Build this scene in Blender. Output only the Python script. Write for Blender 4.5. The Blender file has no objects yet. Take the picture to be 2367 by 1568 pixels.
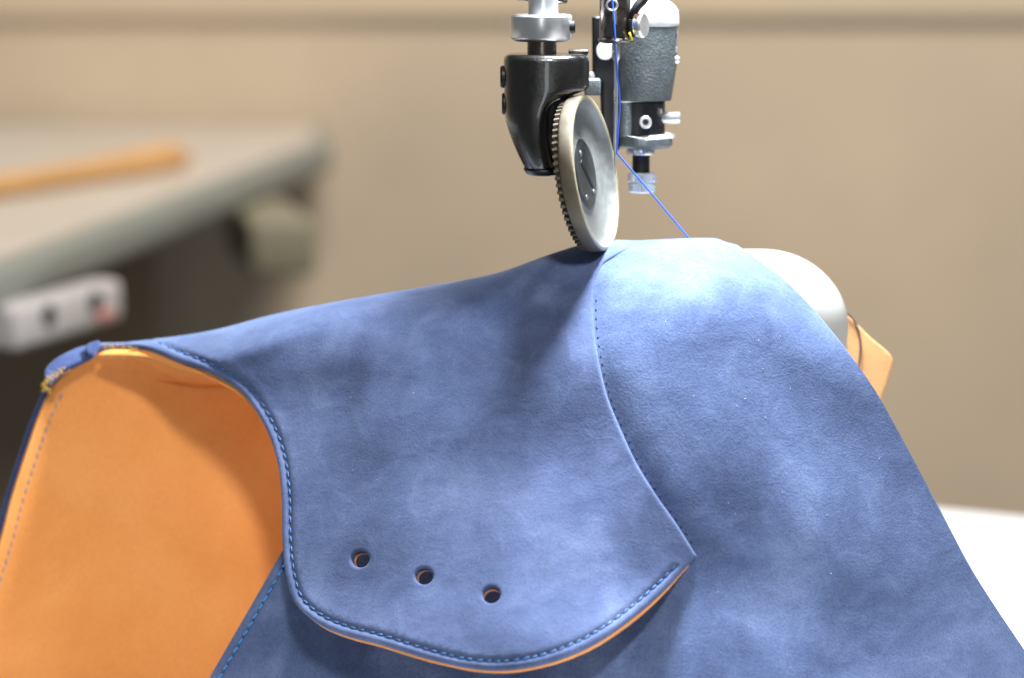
import bpy, bmesh, math, random
import numpy as np
from mathutils import Vector, Matrix
from mathutils.geometry import delaunay_2d_cdt

random.seed(7); np.random.seed(7)
sc = bpy.context.scene
C = sc.collection

# ------------------------------------------------------------------ camera
U = 0.0000972                 # metres per picture unit at the working distance (picture 2367 x 1568 units)
F = 6018.0                    # focal length in those units
D = F * U                     # camera to working plane, about 0.585 m
PITCH = math.radians(8.8)
fwd = np.array([0, math.cos(PITCH), -math.sin(PITCH)])
upv = np.array([0, math.sin(PITCH), math.cos(PITCH)])
rgt = np.array([1.0, 0, 0])
CAM = -fwd * D
cd = bpy.data.cameras.new('camera')
cam = bpy.data.objects.new('camera', cd); C.objects.link(cam)
cam.location = CAM; cam.rotation_euler = (math.pi/2 - PITCH, 0, 0)
cd.sensor_width = 23.6; cd.lens = 23.6 * F / 2367
cd.clip_start = 0.01; cd.clip_end = 30
cd.dof.use_dof = True; cd.dof.focus_distance = D - 80*U
cd.dof.aperture_fstop = 5.4
cd.dof.aperture_blades = 9
sc.camera = cam

def at(px, py, Y):
    """world point of picture point (px, py) on the vertical plane y = Y (metres)"""
    px = np.asarray(px, float); py = np.asarray(py, float); Y = np.asarray(Y, float)
    x = (px - 1183.5)/F; v = -(py - 784.0)/F
    dx = x; dy = fwd[1] + upv[1]*v; dz = fwd[2] + upv[2]*v
    t = (Y - CAM[1])/dy
    return np.stack(np.broadcast_arrays(CAM[0] + dx*t, Y + 0*t, CAM[2] + dz*t), -1)
def atz(px, py, z):
    x = (px - 1183.5)/F; v = -(py - 784.0)/F
    d = fwd + upv*v + rgt*x
    return CAM + d*((z - CAM[2])/d[2])

# ------------------------------------------------------------------ world, lamps, exposure
w = bpy.data.worlds.new('World'); sc.world = w; w.use_nodes = True
bg = w.node_tree.nodes['Background']
bg.inputs[0].default_value = (0.90, 0.95, 1.0, 1); bg.inputs[1].default_value = 0.115

def lamp(name, kind, loc, target, power, size, col, **kw):
    l = bpy.data.lights.new(name, kind); l.energy = power; l.color = col
    if kind == 'AREA':
        l.shape = 'DISK'; l.size = size
    else:
        l.shadow_soft_size = size
    for k, v in kw.items(): setattr(l, k, v)
    o = bpy.data.objects.new(name, l); C.objects.link(o)
    o.location = loc
    o.rotation_euler = (Vector(target) - Vector(loc)).to_track_quat('-Z', 'Y').to_euler()
    return o
LEDP = at(1650, -860, 170*U)
lamp('machine_lamp', 'SPOT', LEDP, at(1300, 640, 60*U), 8.8, 0.02, (0.86, 0.93, 1.0), spot_size=math.radians(125), spot_blend=0.35)
lamp('room_lamp', 'AREA', (0.10, -1.0, 0.93), (0, 0, -0.03), 12, 0.15, (1.0, 0.97, 0.92))
hilite = lamp('highlight_lamp', 'AREA', (0.05, -2.2, 0.0), (0, 0, -0.05), 4.0, 0.3, (0.93, 0.97, 1.0))  # added unseen tall lamp, for the vertical highlight on the black housing
hilite.data.shape = 'RECTANGLE'; hilite.data.size = 0.22; hilite.data.size_y = 1.0
lamp('wall_fill_lamp', 'AREA', (0.35, 0.30, 1.25), (0.1, 0.95, 0.0), 25, 0.6, (1.0, 0.94, 0.86))  # added overhead fill that brightens the wall and bench, no source seen

sc.view_settings.view_transform = 'Standard'; sc.view_settings.look = 'None'
sc.view_settings.exposure = 0.0; sc.view_settings.gamma = 1.0
sc.view_settings.use_curve_mapping = False
sc.cycles.use_denoising = True
sc.cycles.max_bounces = 8

# ------------------------------------------------------------------ materials
def lin(r, g, b):
    f = lambda c: c/12.92 if c <= 0.04045 else ((c + 0.055)/1.055)**2.4
    return (f(r/255), f(g/255), f(b/255), 1)
def newmat(name):
    m = bpy.data.materials.new(name); m.use_nodes = True
    nt = m.node_tree
    return m, nt, nt.nodes['Principled BSDF']
def N(nt, t, **kw):
    n = nt.nodes.new(t)
    for k, v in kw.items(): setattr(n, k, v)
    return n
def noise(nt, vec, scale, detail=4, rough=0.5, dist=0.0):
    n = N(nt, 'ShaderNodeTexNoise'); nt.links.new(vec, n.inputs['Vector'])
    n.inputs['Scale'].default_value = scale; n.inputs['Detail'].default_value = detail
    n.inputs['Roughness'].default_value = rough; n.inputs['Distortion'].default_value = dist
    return n
def ramp(nt, src, stops):
    r = N(nt, 'ShaderNodeValToRGB'); nt.links.new(src, r.inputs['Fac'])
    e = r.color_ramp.elements
    while len(e) < len(stops): e.new(0.5)
    for el, (p, c) in zip(e, stops): el.position = p; el.color = c
    return r
def mix(nt, a, b, fac, mode='MIX'):
    m = N(nt, 'ShaderNodeMix', data_type='RGBA', blend_type=mode)
    for s, i in ((a, 6), (b, 7), (fac, 0)):
        if hasattr(s, 'is_linked'): nt.links.new(s, m.inputs[i])
        else: m.inputs[i].default_value = s
    return m.outputs[2]
def bump(nt, h, strength, dist, normal=None):
    b = N(nt, 'ShaderNodeBump'); nt.links.new(h, b.inputs['Height'])
    b.inputs['Strength'].default_value = strength; b.inputs['Distance'].default_value = dist
    if normal: nt.links.new(normal, b.inputs['Normal'])
    return b.outputs[0]

def suede(name, dark, midc, light, grain=1.0):
    m, nt, p = newmat(name)
    tc = N(nt, 'ShaderNodeTexCoord').outputs['Object']
    big = noise(nt, tc, 32, 3, 0.55, 0.4)
    brush = noise(nt, tc, 130, 5, 0.65, 0.8)
    fine = noise(nt, tc, 1900, 3, 0.6)
    grit = noise(nt, tc, 5200, 2, 0.5)
    c1 = ramp(nt, big.outputs[0], [(0.34, dark), (0.52, midc), (0.70, light)]).outputs[0]
    c2 = ramp(nt, brush.outputs[0], [(0.30, dark), (0.5, midc), (0.72, light)]).outputs[0]
    c = mix(nt, c1, c2, 0.32)
    mp = N(nt, 'ShaderNodeMapping'); nt.links.new(tc, mp.inputs[0])
    mp.inputs['Rotation'].default_value = (0, math.radians(35), 0); mp.inputs['Scale'].default_value = (0.22, 0.6, 1.0)
    strokes = noise(nt, mp.outputs[0], 210, 5, 0.62, 0.6)
    c = mix(nt, c, ramp(nt, strokes.outputs[0], [(0.34, (0.86, 0.87, 0.90, 1)), (0.5, (1, 1, 1, 1)), (0.68, (1.16, 1.15, 1.12, 1))]).outputs[0], 0.8, 'MULTIPLY')
    crease = noise(nt, tc, 60, 2, 0.4, 1.6)
    c = mix(nt, c, ramp(nt, crease.outputs[0], [(0.492, (1, 1, 1, 1)), (0.5, (0.86, 0.87, 0.9, 1)), (0.508, (1, 1, 1, 1))]).outputs[0], 0.35, 'MULTIPLY')
    g = ramp(nt, fine.outputs[0], [(0.30, (0.62, 0.62, 0.66, 1)), (0.55, (1, 1, 1, 1)), (0.75, (1.22, 1.22, 1.2, 1))]).outputs[0]
    c = mix(nt, c, g, 0.75*grain, 'MULTIPLY')
    nt.links.new(c, p.inputs['Base Color'])
    p.inputs['Roughness'].default_value = 0.85
    p.inputs['Specular IOR Level'].default_value = 0.12
    p.inputs['Sheen Weight'].default_value = 0.30
    p.inputs['Sheen Roughness'].default_value = 0.45
    p.inputs['Sheen Tint'].default_value = (0.62, 0.80, 1.0, 1)
    b1 = bump(nt, fine.outputs[0], 0.5*grain, 0.00026)
    b2 = bump(nt, grit.outputs[0], 0.4*grain, 0.00008, b1)
    b3 = bump(nt, brush.outputs[0], 0.30, 0.0006, b2)
    nt.links.new(b3, p.inputs['Normal'])
    return m
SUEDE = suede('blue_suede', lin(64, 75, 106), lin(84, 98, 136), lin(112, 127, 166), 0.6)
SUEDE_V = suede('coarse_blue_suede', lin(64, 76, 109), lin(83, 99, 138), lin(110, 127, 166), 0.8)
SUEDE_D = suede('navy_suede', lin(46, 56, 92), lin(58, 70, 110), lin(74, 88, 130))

def plain(name, col, rough=0.5, metal=0.0, spec=0.5, nscale=None, namp=0.12, bscale=None, bdist=0.0002, bstr=0.5, coat=0.0, sheen=0.0):
    m, nt, p = newmat(name)
    p.inputs['Roughness'].default_value = rough; p.inputs['Metallic'].default_value = metal
    p.inputs['Specular IOR Level'].default_value = spec
    p.inputs['Coat Weight'].default_value = coat
    p.inputs['Sheen Weight'].default_value = sheen
    tc = N(nt, 'ShaderNodeTexCoord').outputs['Object']
    if nscale:
        n = noise(nt, tc, nscale, 4, 0.6)
        lo = tuple(c*(1-namp) for c in col[:3]) + (1,); hi = tuple(min(1, c*(1+namp)) for c in col[:3]) + (1,)
        nt.links.new(ramp(nt, n.outputs[0], [(0.3, lo), (0.7, hi)]).outputs[0], p.inputs['Base Color'])
        rr = ramp(nt, n.outputs[0], [(0.3, (rough*0.85,)*3 + (1,)), (0.7, (min(1, rough*1.2),)*3 + (1,))])
        nt.links.new(rr.outputs[0], p.inputs['Roughness'])
    else:
        p.inputs['Base Color'].default_value = col
    if bscale:
        b = noise(nt, tc, bscale, 2, 0.5)
        nt.links.new(bump(nt, b.outputs[0], bstr, bdist), p.inputs['Normal'])
    return m

def lining_mat():
    m, nt, p = newmat('orange_lining')
    tc = N(nt, 'ShaderNodeTexCoord').outputs['Object']
    a = noise(nt, tc, 26, 4, 0.6, 0.3)
    mp = N(nt, 'ShaderNodeMapping'); nt.links.new(tc, mp.inputs[0]); mp.inputs['Scale'].default_value = (1.0, 1.0, 0.35)
    g = noise(nt, mp.outputs[0], 2600, 3, 0.6)
    c = ramp(nt, a.outputs[0], [(0.3, lin(226, 146, 74)), (0.7, lin(240, 165, 94))]).outputs[0]
    gr = ramp(nt, g.outputs[0], [(0.3, (0.88, 0.86, 0.84, 1)), (0.6, (1, 1, 1, 1))]).outputs[0]
    nt.links.new(mix(nt, c, gr, 0.8, 'MULTIPLY'), p.inputs['Base Color'])
    p.inputs['Roughness'].default_value = 0.62; p.inputs['Specular IOR Level'].default_value = 0.25
    nt.links.new(bump(nt, g.outputs[0], 0.35, 0.00012), p.inputs['Normal'])
    return m
LINING = lining_mat()
RAWEDGE = plain('raw_leather_edge', lin(206, 140, 84), 0.9, nscale=900, namp=0.25, bscale=2500)
PALE_EDGE = plain('pale_cut_edge', lin(120, 132, 168), 0.95, nscale=900, namp=0.2)
THREAD_B = plain('bright_blue_thread', lin(42, 92, 148), 0.45, spec=0.6, bscale=7000, bdist=0.0001)
THREAD_E = plain('light_blue_thread', lin(66, 130, 196), 0.42, spec=0.6, bscale=7000, bdist=0.0001)
THREAD_D = plain('dark_thread_and_gaps', lin(20, 28, 58), 0.7)
THREAD_R = plain('royal_blue_thread', lin(52, 102, 222), 0.42, spec=0.6, bscale=9000, bdist=0.0001)
THREAD_G = plain('grey_blue_thread', lin(150, 138, 140), 0.6)
FIBRE = plain('yellow_fibre', lin(196, 158, 62), 0.8)
LINT = plain('pale_lint', lin(214, 186, 160), 0.9)
STEEL = plain('satin_steel', lin(226, 228, 230), 0.30, 0.9, nscale=160, namp=0.03)
STEEL_D = plain('dark_steel', lin(120, 112, 106), 0.28, 1.0, nscale=600, namp=0.15)
STEEL_W = plain('grey_wheel_steel', lin(120, 122, 119), 0.44, 0.45, nscale=700, namp=0.14, bscale=3000, bdist=0.00003)
TYRE = plain('worn_tyre_steel', lin(108, 100, 86), 0.5, 0.55, nscale=400, namp=0.14, bscale=2500, bdist=0.00004)
RIMEDGE = plain('yellowed_rim_edge', lin(164, 156, 128), 0.42, 0.6, nscale=500, namp=0.15)
HUB = plain('hub_dark_steel', lin(92, 96, 98), 0.36, 0.9, nscale=500, namp=0.2, bscale=1600, bdist=0.0001)
BLACK = plain('black_cast_enamel', lin(25, 24, 23), 0.22, 0.0, 0.8, nscale=600, namp=0.25, bscale=3400, bdist=0.00010, bstr=0.7, coat=0.5)
GREYCAST = plain('grey_cast_enamel', lin(70, 76, 78), 0.42, 0.0, 0.6, nscale=500, namp=0.2, bscale=2000, bdist=0.00025, bstr=0.6)
BLACKM = plain('black_oxide', lin(20, 21, 24), 0.45, 0.2, 0.5, nscale=700, namp=0.3)
CAPW = plain('pale_and_lamplit_metal', lin(214, 218, 222), 0.35, 0.5, nscale=400, namp=0.06)  # pale metal; on the cap it paints in the lamp's white
RUST = plain('bronze_tint', lin(92, 64, 44), 0.4, 0.8, nscale=900, namp=0.4)
WHITEP = plain('white_enamel', lin(172, 173, 172), 0.2, 0.0, 0.5, nscale=60, namp=0.03, coat=0.4)
WTABLE = plain('white_laminate', lin(232, 235, 238), 0.35, nscale=12, namp=0.03)
WALL = plain('beige_wall_paint', lin(202, 184, 160), 0.85, nscale=5, namp=0.09)
TRIM = plain('wall_joint_strip', lin(184, 169, 146), 0.85, nscale=6, namp=0.08)
BENCHTOP = plain('beige_bench_laminate', lin(194, 185, 173), 0.5, nscale=15, namp=0.05)
BENCHEDGE = plain('grey_bench_edge', lin(132, 137, 132), 0.5, nscale=15, namp=0.07)
BENCHSHADE = plain('painted_bench_shade', lin(112, 100, 86), 0.8, nscale=8, namp=0.15)
BOXG = plain('olive_grey_box', lin(132, 126, 106), 0.7, nscale=10, namp=0.1)
WOOD = plain('honey_wood', lin(196, 152, 100), 0.55, nscale=20, namp=0.12)
STRIPW = plain('white_plastic', lin(184, 180, 180), 0.45, nscale=20, namp=0.03)
SOCK = plain('black_socket', lin(24, 24, 28), 0.5)
REDP = plain('faded_red_switch', lin(196, 130, 122), 0.5)

# ------------------------------------------------------------------ object helpers
ORG = {}
def thing(name, loc, label, cat, group=None):
    o = bpy.data.objects.new(name, None); C.objects.link(o)
    o.location = loc; o.empty_display_size = 0.005
    o['label'] = label; o['category'] = cat
    if group: o['group'] = group
    ORG[o.name] = np.array(loc, float)
    return o
def tag(o, label, cat, group=None):
    o['label'] = label; o['category'] = cat
    if group: o['group'] = group
    return o
def mesh_obj(name, verts, faces, mats, parent=None, midx=None, smooth=True, origin=None):
    verts = np.asarray(verts, float)
    if parent is not None: org = ORG[parent.name]
    elif origin is not None: org = np.asarray(origin, float)
    else: org = np.zeros(3)
    me = bpy.data.meshes.new(name)
    me.from_pydata([tuple(v) for v in (verts - org)], [], [tuple(int(i) for i in f) for f in faces])
    for m in (mats if isinstance(mats, (list, tuple)) else [mats]): me.materials.append(m)
    if midx is not None: me.polygons.foreach_set('material_index', np.asarray(midx, np.int32))
    me.polygons.foreach_set('use_smooth', np.full(len(me.polygons), smooth))
    me.update()
    o = bpy.data.objects.new(name, me); C.objects.link(o)
    if parent is not None: o.parent = parent
    else: o.location = org
    ORG[o.name] = org
    return o
def basis(axis, hint=(0, 0, 1)):
    a = np.asarray(axis, float); a = a/np.linalg.norm(a)
    h = np.asarray(hint, float)
    if abs(a @ (h/np.linalg.norm(h))) > 0.95: h = np.array([0, 1.0, 0])
    u = np.cross(h, a); u /= np.linalg.norm(u)
    return u, np.cross(a, u), a
def lathe(prof, c, axis, seg=48, closed=False):
    """prof: list of (radius, height along axis) in picture units"""
    u, v, a = basis(axis); V = []; Fc = []
    n = len(prof)
    for r, h in prof:
        for k in range(seg):
            t = 2*math.pi*k/seg
            V.append(np.asarray(c) + (u*math.cos(t)*r + v*math.sin(t)*r + a*h)*U)
    for i in range(n-1):
        for k in range(seg):
            k2 = (k+1) % seg
            Fc.append((i*seg+k, i*seg+k2, (i+1)*seg+k2, (i+1)*seg+k))
    if not closed:
        Fc.append(tuple(range(seg))[::-1]); Fc.append(tuple(range((n-1)*seg, n*seg)))
    else:
        for k in range(seg):
            k2 = (k+1) % seg
            Fc.append(((n-1)*seg+k, (n-1)*seg+k2, k2, k))
    return np.array(V), Fc
def rodprof(r, h0, h1, b=2.0):
    return [(max(r-b, 0.1), h0), (r, h0+b), (r, h1-b), (max(r-b, 0.1), h1)]
def sharp(o, ang=35):
    me = o.data
    bm = bmesh.new(); bm.from_mesh(me)
    for e in bm.edges:
        if len(e.link_faces) == 2 and e.calc_face_angle(0) > math.radians(ang): e.smooth = False
    bm.to_mesh(me); bm.free()
    return o
def lathe_obj(name, prof, c, axis, mat, parent, seg=48, midx=None, ang=35, closed=False):
    V, Fc = lathe(prof, c, axis, seg, closed)
    return sharp(mesh_obj(name, V, Fc, mat, parent, midx), ang)
def tube(pts, rad, seg=8):
    pts = np.asarray(pts, float); n = len(pts)
    rad = np.broadcast_to(np.asarray(rad, float), (n,))
    V = []; Fc = []
    tan = np.gradient(pts, axis=0)
    u = None
    for i in range(n):
        a = tan[i]/np.linalg.norm(tan[i])
        if u is None: u = basis(a)[0]
        u = u - a*(u @ a); u /= np.linalg.norm(u); v = np.cross(a, u)
        for k in range(seg):
            t = 2*math.pi*k/seg
            V.append(pts[i] + (u*math.cos(t) + v*math.sin(t))*rad[i])
    for i in range(n-1):
        for k in range(seg):
            k2 = (k+1) % seg
            Fc.append((i*seg+k, i*seg+k2, (i+1)*seg+k2, (i+1)*seg+k))
    Fc.append(tuple(range(seg))[::-1]); Fc.append(tuple(range((n-1)*seg, n*seg)))
    return np.array(V), Fc
def bevbox(name, c, size, mat, parent=None, bev=0.002, axes=None, seg=3, origin=None):
    bm = bmesh.new(); bmesh.ops.create_cube(bm, size=1)
    for v in bm.verts: v.co = Vector((v.co.x*size[0], v.co.y*size[1], v.co.z*size[2]))
    if bev: bmesh.ops.bevel(bm, geom=list(bm.edges), offset=bev, segments=seg, profile=0.5, affect='EDGES')
    M = np.eye(3) if axes is None else np.array(axes).T
    V = np.array([M @ np.array(v.co) for v in bm.verts]) + np.asarray(c)
    Fc = [[v.index for v in f.verts] for f in bm.faces]; bm.free()
    return sharp(mesh_obj(name, V, Fc, mat, parent, origin=origin), 40)

# smooth curves through points
def cr(pts, step=7.0, closed=False):
    P = np.asarray(pts, float); out = []
    n = len(P); rng = range(n if closed else n-1)
    for i in rng:
        p0 = P[(i-1) % n] if (closed or i > 0) else 2*P[0]-P[1]
        p1 = P[i]; p2 = P[(i+1) % n]
        p3 = P[(i+2) % n] if (closed or i+2 < n) else 2*P[-1]-P[-2]
        k = max(1, int(round(np.linalg.norm(p2-p1)/step)))
        a = np.linalg.norm(p1-p0)**0.5 + 1e-9; b = np.linalg.norm(p2-p1)**0.5 + 1e-9; c = np.linalg.norm(p3-p2)**0.5 + 1e-9
        m1 = (p2-p1) + b*((p1-p0)/a - (p2-p0)/(a+b)); m2 = (p2-p1) + b*((p3-p2)/c - (p3-p1)/(b+c))
        for j in range(k):
            t = j/k
            out.append((2*t**3-3*t**2+1)*p1 + (t**3-2*t**2+t)*m1 + (-2*t**3+3*t**2)*p2 + (t**3-t**2)*m2)
    if not closed: out.append(P[-1])
    return np.array(out)
def fn1(pts, sm=25):
    P = cr(pts, 4); xs = np.arange(-300, 2800, 4.0)
    ys = np.interp(xs, P[:, 0], P[:, 1])
    k = np.exp(-0.5*(np.arange(-3*sm, 3*sm+1, 4)/sm)**2); k /= k.sum()
    h = len(k)//2
    ys = np.convolve(np.concatenate([np.full(h, ys[0]), ys, np.full(h, ys[-1])]), k, 'valid')
    return lambda x: np.interp(x, xs, ys)
def sstep(a, b, x):
    t = np.clip((np.asarray(x, float)-a)/(b-a), 0, 1); return t*t*(3-2*t)
def gauss(x, y, cx, cy, sx, sy, ang=0):
    c, s = math.cos(ang), math.sin(ang)
    a = (x-cx)*c + (y-cy)*s; b = -(x-cx)*s + (y-cy)*c
    return np.exp(-0.5*((a/sx)**2 + (b/sy)**2))

# ------------------------------------------------------------------ the draped surface of the shoe upper
ridge = fn1([(-300, 900), (150, 812), (215, 795), (300, 791), (350, 785), (490, 764), (640, 725), (820, 690), (1000, 660), (1150, 631), (1260, 592),
             (1350, 564), (1410, 555), (1475, 556), (1560, 552), (1650, 551), (1700, 557), (1760, 572), (1900, 620), (2100, 700), (2400, 850), (2800, 1050)], 12)
Yrid = fn1([(-300, 520), (215, 430), (600, 330), (1000, 220), (1400, 150), (1580, 140), (1680, 158), (1800, 205), (2000, 300), (2400, 510), (2800, 740)], 60)
Rad = fn1([(-300, 80), (215, 90), (400, 150), (600, 220), (1000, 300), (1400, 270), (1600, 300), (2000, 420), (2800, 520)], 60)
TH = math.radians(69); ST, CT = math.sin(TH), math.cos(TH)
seam_pts = [(1612, 1286), (1560, 1205), (1516, 1143), (1470, 1068), (1436, 996), (1405, 920), (1385, 840), (1373, 760), (1371, 700), (1376, 645), (1392, 612), (1430, 586), (1476, 560)]
seamc = cr(seam_pts, 6)
_so = np.argsort(seamc[:, 1]); _sy = seamc[_so, 1]; _sx = seamc[_so, 0]
seamx = lambda py: np.interp(py, _sy, _sx)

def q_of(px, py):
    d = np.maximum(np.asarray(py, float) - ridge(px), 0); R = Rad(px); d0 = R*(1-CT)
    return np.where(d < d0, R*np.arccos(np.clip(1-d/R, -1, 1)), R*TH + (d-d0)/ST)
def prof(px, q):
    R = Rad(px); Rb = 0.75*R
    d = np.where(q < 0, Rb*(1-np.cos(np.clip(q/Rb, -1.5, 0))) + np.maximum(-q-1.5*Rb, 0),
        np.where(q < R*TH, R*(1-np.cos(np.clip(q/R, 0, TH))), R*(1-CT) + (q-R*TH)*ST))
    y = np.where(q < 0, -Rb*np.sin(np.clip(q/Rb, -1.5, 0)),
        np.where(q < R*TH, -R*np.sin(np.clip(q/R, 0, TH)), -R*ST - (q-R*TH)*CT))
    py = ridge(px) + d
    return py, Yrid(px) + y
def folds(px, py):
    e = np.zeros_like(px)
    # sag to the left of the roller, running down-left
    e += 34*gauss(px, py, 1180, 735, 300, 70, math.radians(-24))*sstep(0, 60, py-ridge(px))
    # swell below it
    e -= 26*gauss(px, py, 1170, 960, 260, 80, math.radians(-30))
    e += 16*gauss(px, py, 960, 1080, 200, 70, math.radians(-20))
    # dip at the collar bend and bulge near the heel
    e += 14*gauss(px, py, 700, 900, 90, 110, math.radians(20))*sstep(10, 80, py-ridge(px))
    e -= 16*gauss(px, py, 560, 812, 160, 22, math.radians(-18))
    # gentle waves on the vamp
    e -= 22*gauss(px, py, 1620, 960, 190, 130, math.radians(30))
    e += 24*gauss(px, py, 1900, 1010, 200, 90, math.radians(52))
    e -= 18*gauss(px, py, 2050, 1300, 260, 110, math.radians(50))
    e += 16*gauss(px, py, 1700, 1380, 280, 90, math.radians(10))
    return e
def lift(px, py):          # the eyelet flap stands off the vamp
    return 100*sstep(860, 1540, py)*sstep(1700, 1200, px) + 30*sstep(1330, 1540, py)
def surf(px, q, kind):
    px = np.asarray(px, float); q = np.asarray(q, float)
    py, y = prof(px, q)
    y = y + folds(px, py)*(q > -50)
    if kind == 'quarter':
        y = y - lift(px, py)*(q > 0)
    else:
        left = seamx(py) - px
        y = y + 7 + 48*sstep(14, 130, left) - 6*np.exp(-0.5*((left+60)/40)**2) + 1.5*np.exp(-0.5*((left+6)/9)**2)
    return at(px, py, y*U)
def surf_n(px, q, kind):
    e = 1.5
    a = surf(px+e, q, kind) - surf(px-e, q, kind); b = surf(px, q+e, kind) - surf(px, q-e, kind)
    n = np.cross(b, a); n /= np.linalg.norm(n, axis=-1, keepdims=True) + 1e-20
    return n                                                   # towards the outside of the leather
_t = surf_n(np.array([1700.]), np.array([600.]), 'vamp')[0]
SGN = 1.0 if _t[1] < 0 else -1.0

def seg_dist(P, poly, closed=True):
    A = poly; B = np.roll(poly, -1, 0) if closed else poly[1:]
    if not closed: A = poly[:-1]
    out = np.full(len(P), 1e9)
    for i in range(0, len(P), 3000):
        p = P[i:i+3000, None, :]; ab = (B-A)[None]; ap = p - A[None]
        t = np.clip((ap*ab).sum(-1)/np.maximum((ab*ab).sum(-1), 1e-12), 0, 1)
        d = ap - ab*t[..., None]
        out[i:i+3000] = np.sqrt((d*d).sum(-1)).min(1)
    return out
def inside(P, poly):
    x, y = P[:, 0], P[:, 1]; r = np.zeros(len(P), bool)
    for (x1, y1), (x2, y2) in zip(poly, np.roll(poly, -1, 0)):
        if y1 == y2: continue
        c = ((y1 > y) != (y2 > y)) & (x < (x2-x1)*(y-y1)/(y2-y1) + x1)
        r ^= c
    return r
def triangulate(outline, holes=(), grid=11.0, insets=(2.5, 5.5, 10, 14, 17.5, 21, 24.5, 29)):
    polys = [np.asarray(outline)] + [np.asarray(h) for h in holes]
    pts = []; edges = []
    for p in polys:
        o = len(pts); pts += list(map(tuple, p)); n = len(p)
        edges += [(o+i, o+(i+1) % n) for i in range(n)]
    allb = polys
    mn = polys[0].min(0); mx = polys[0].max(0)
    gx = np.arange(mn[0], mx[0], grid); gy = np.arange(mn[1], mx[1], grid*0.87)
    G = np.array([(x + (grid/2 if j % 2 else 0), y) for j, y in enumerate(gy) for x in gx])
    G = G + np.random.uniform(-1, 1, G.shape)
    keep = inside(G, polys[0])
    for h in polys[1:]: keep &= ~inside(G, h)
    G = G[keep]
    dist = np.min([seg_dist(G, p) for p in allb], 0)
    G = G[dist > (insets[-1] + 4 if insets else 4)]
    extra = [G]
    last = 0
    for s in insets:
        for k, p in enumerate(allb):
            t = np.roll(p, -1, 0) - np.roll(p, 1, 0); t /= np.linalg.norm(t, axis=1, keepdims=True) + 1e-9
            nn = np.stack([-t[:, 1], t[:, 0]], 1)
            for sg in (1, -1):
                if k and s > 11: continue
                Q = p + nn*s*sg
                kq = inside(Q, polys[0])
                for h in polys[1:]: kq &= ~inside(Q, h)
                Q = Q[kq]
                if len(Q):
                    dq = np.min([seg_dist(Q, b) for b in allb], 0)
                    extra.append(Q[dq > s*0.93])
    E = np.concatenate(extra)
    pts += list(map(tuple, E))
    r = delaunay_2d_cdt([Vector(p) for p in pts], edges, [], 1, 1e-4)
    V = np.array([(v.x, v.y) for v in r[0]]); T = np.array([f for f in r[2] if len(f) == 3])
    cen = V[T].mean(1)
    k = inside(cen, polys[0])
    for h in polys[1:]: k &= ~inside(cen, h)
    T = T[k]
    used = np.unique(T); remap = -np.ones(len(V), int); remap[used] = np.arange(len(used))
    return V[used], remap[T]
def shell(front, normal, T, thick):
    """front: Nx3, normal outward; closed plate"""
    n = len(front)
    back = front - normal*thick
    a = np.concatenate([T[:, [0, 1]], T[:, [1, 2]], T[:, [2, 0]]])
    key = set(map(tuple, a)); bnd = [(i, j) for i, j in a if (j, i) not in key]
    faces = [tuple(t) for t in T] + [tuple(t[::-1] + n) for t in T] + [(j, i, i+n, j+n) for i, j in bnd]
    midx = [0]*len(T) + [1]*len(T) + [2]*len(bnd)
    return np.concatenate([front, back]), faces, midx
def sheet(name, outline, kind, off, thick, mats, parent, holes=(), grid=11.0, rnd=6.0, groove=None, insets=(2.5, 5.5, 10, 14, 17.5, 21, 24.5, 29)):
    V, T = triangulate(outline, holes, grid, insets)
    px, q = V[:, 0], V[:, 1]
    P = surf(px, q, kind); Nn = surf_n(px, q, kind)*SGN
    dist = np.min([seg_dist(V, np.asarray(p)) for p in [outline] + list(holes)], 0)
    dn = -off*np.ones(len(V))
    if rnd:
        s = np.clip(rnd - dist, 0, rnd)
        dn -= rnd - np.sqrt(np.maximum(rnd*rnd - s*s, 0))
    if groove is not None:
        dg = seg_dist(V, groove, False)
        dn -= 4.4*np.exp(-0.5*(dg/3.8)**2)
        dn += 1.4*np.exp(-0.5*((dg-11)/6.0)**2)
    P = P + Nn*(dn*U)[:, None]
    # outward triangle winding
    e = np.cross(P[T[:, 1]]-P[T[:, 0]], P[T[:, 2]]-P[T[:, 0]])
    if (e*Nn[T[:, 0]]).sum() < 0: T = T[:, ::-1]
    W, Fc, mi = shell(P, Nn, T, thick*U)
    return sharp(mesh_obj(name, W, Fc, mats, parent, mi), 50)

def to_q(pts): pts = np.asarray(pts, float); return np.stack([pts[:, 0], q_of(pts[:, 0], pts[:, 1])], 1)

upper = thing('shoe_upper', at(1250, 1640, 100*U), 'blue suede shoe upper with orange leather lining, draped over the white post', 'shoe upper')

# --- near quarter with the eyelet flap
collar_pts = [(212, 799), (262, 796), (330, 800), (400, 828), (480, 862), (555, 906), (610, 985), (638, 1065), (648, 1150), (650, 1250), (660, 1335), (682, 1396)]
flap_pts = [(682, 1396), (738, 1443), (800, 1468), (870, 1486), (1000, 1526), (1080, 1544), (1160, 1549), (1250, 1536), (1330, 1508), (1395, 1474), (1470, 1420), (1545, 1355), (1612, 1286)]
front_edge = cr(collar_pts + flap_pts[1:], 6)
back_q = cr([(1476, 0), (1500, -60), (1500, -200), (1300, -260), (1000, -260), (650, -250), (380, -160), (245, -50), (212, 0)], 9)
q_out = np.concatenate([to_q(front_edge), to_q(seamc)[1:-1], back_q[:-1]])
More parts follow.
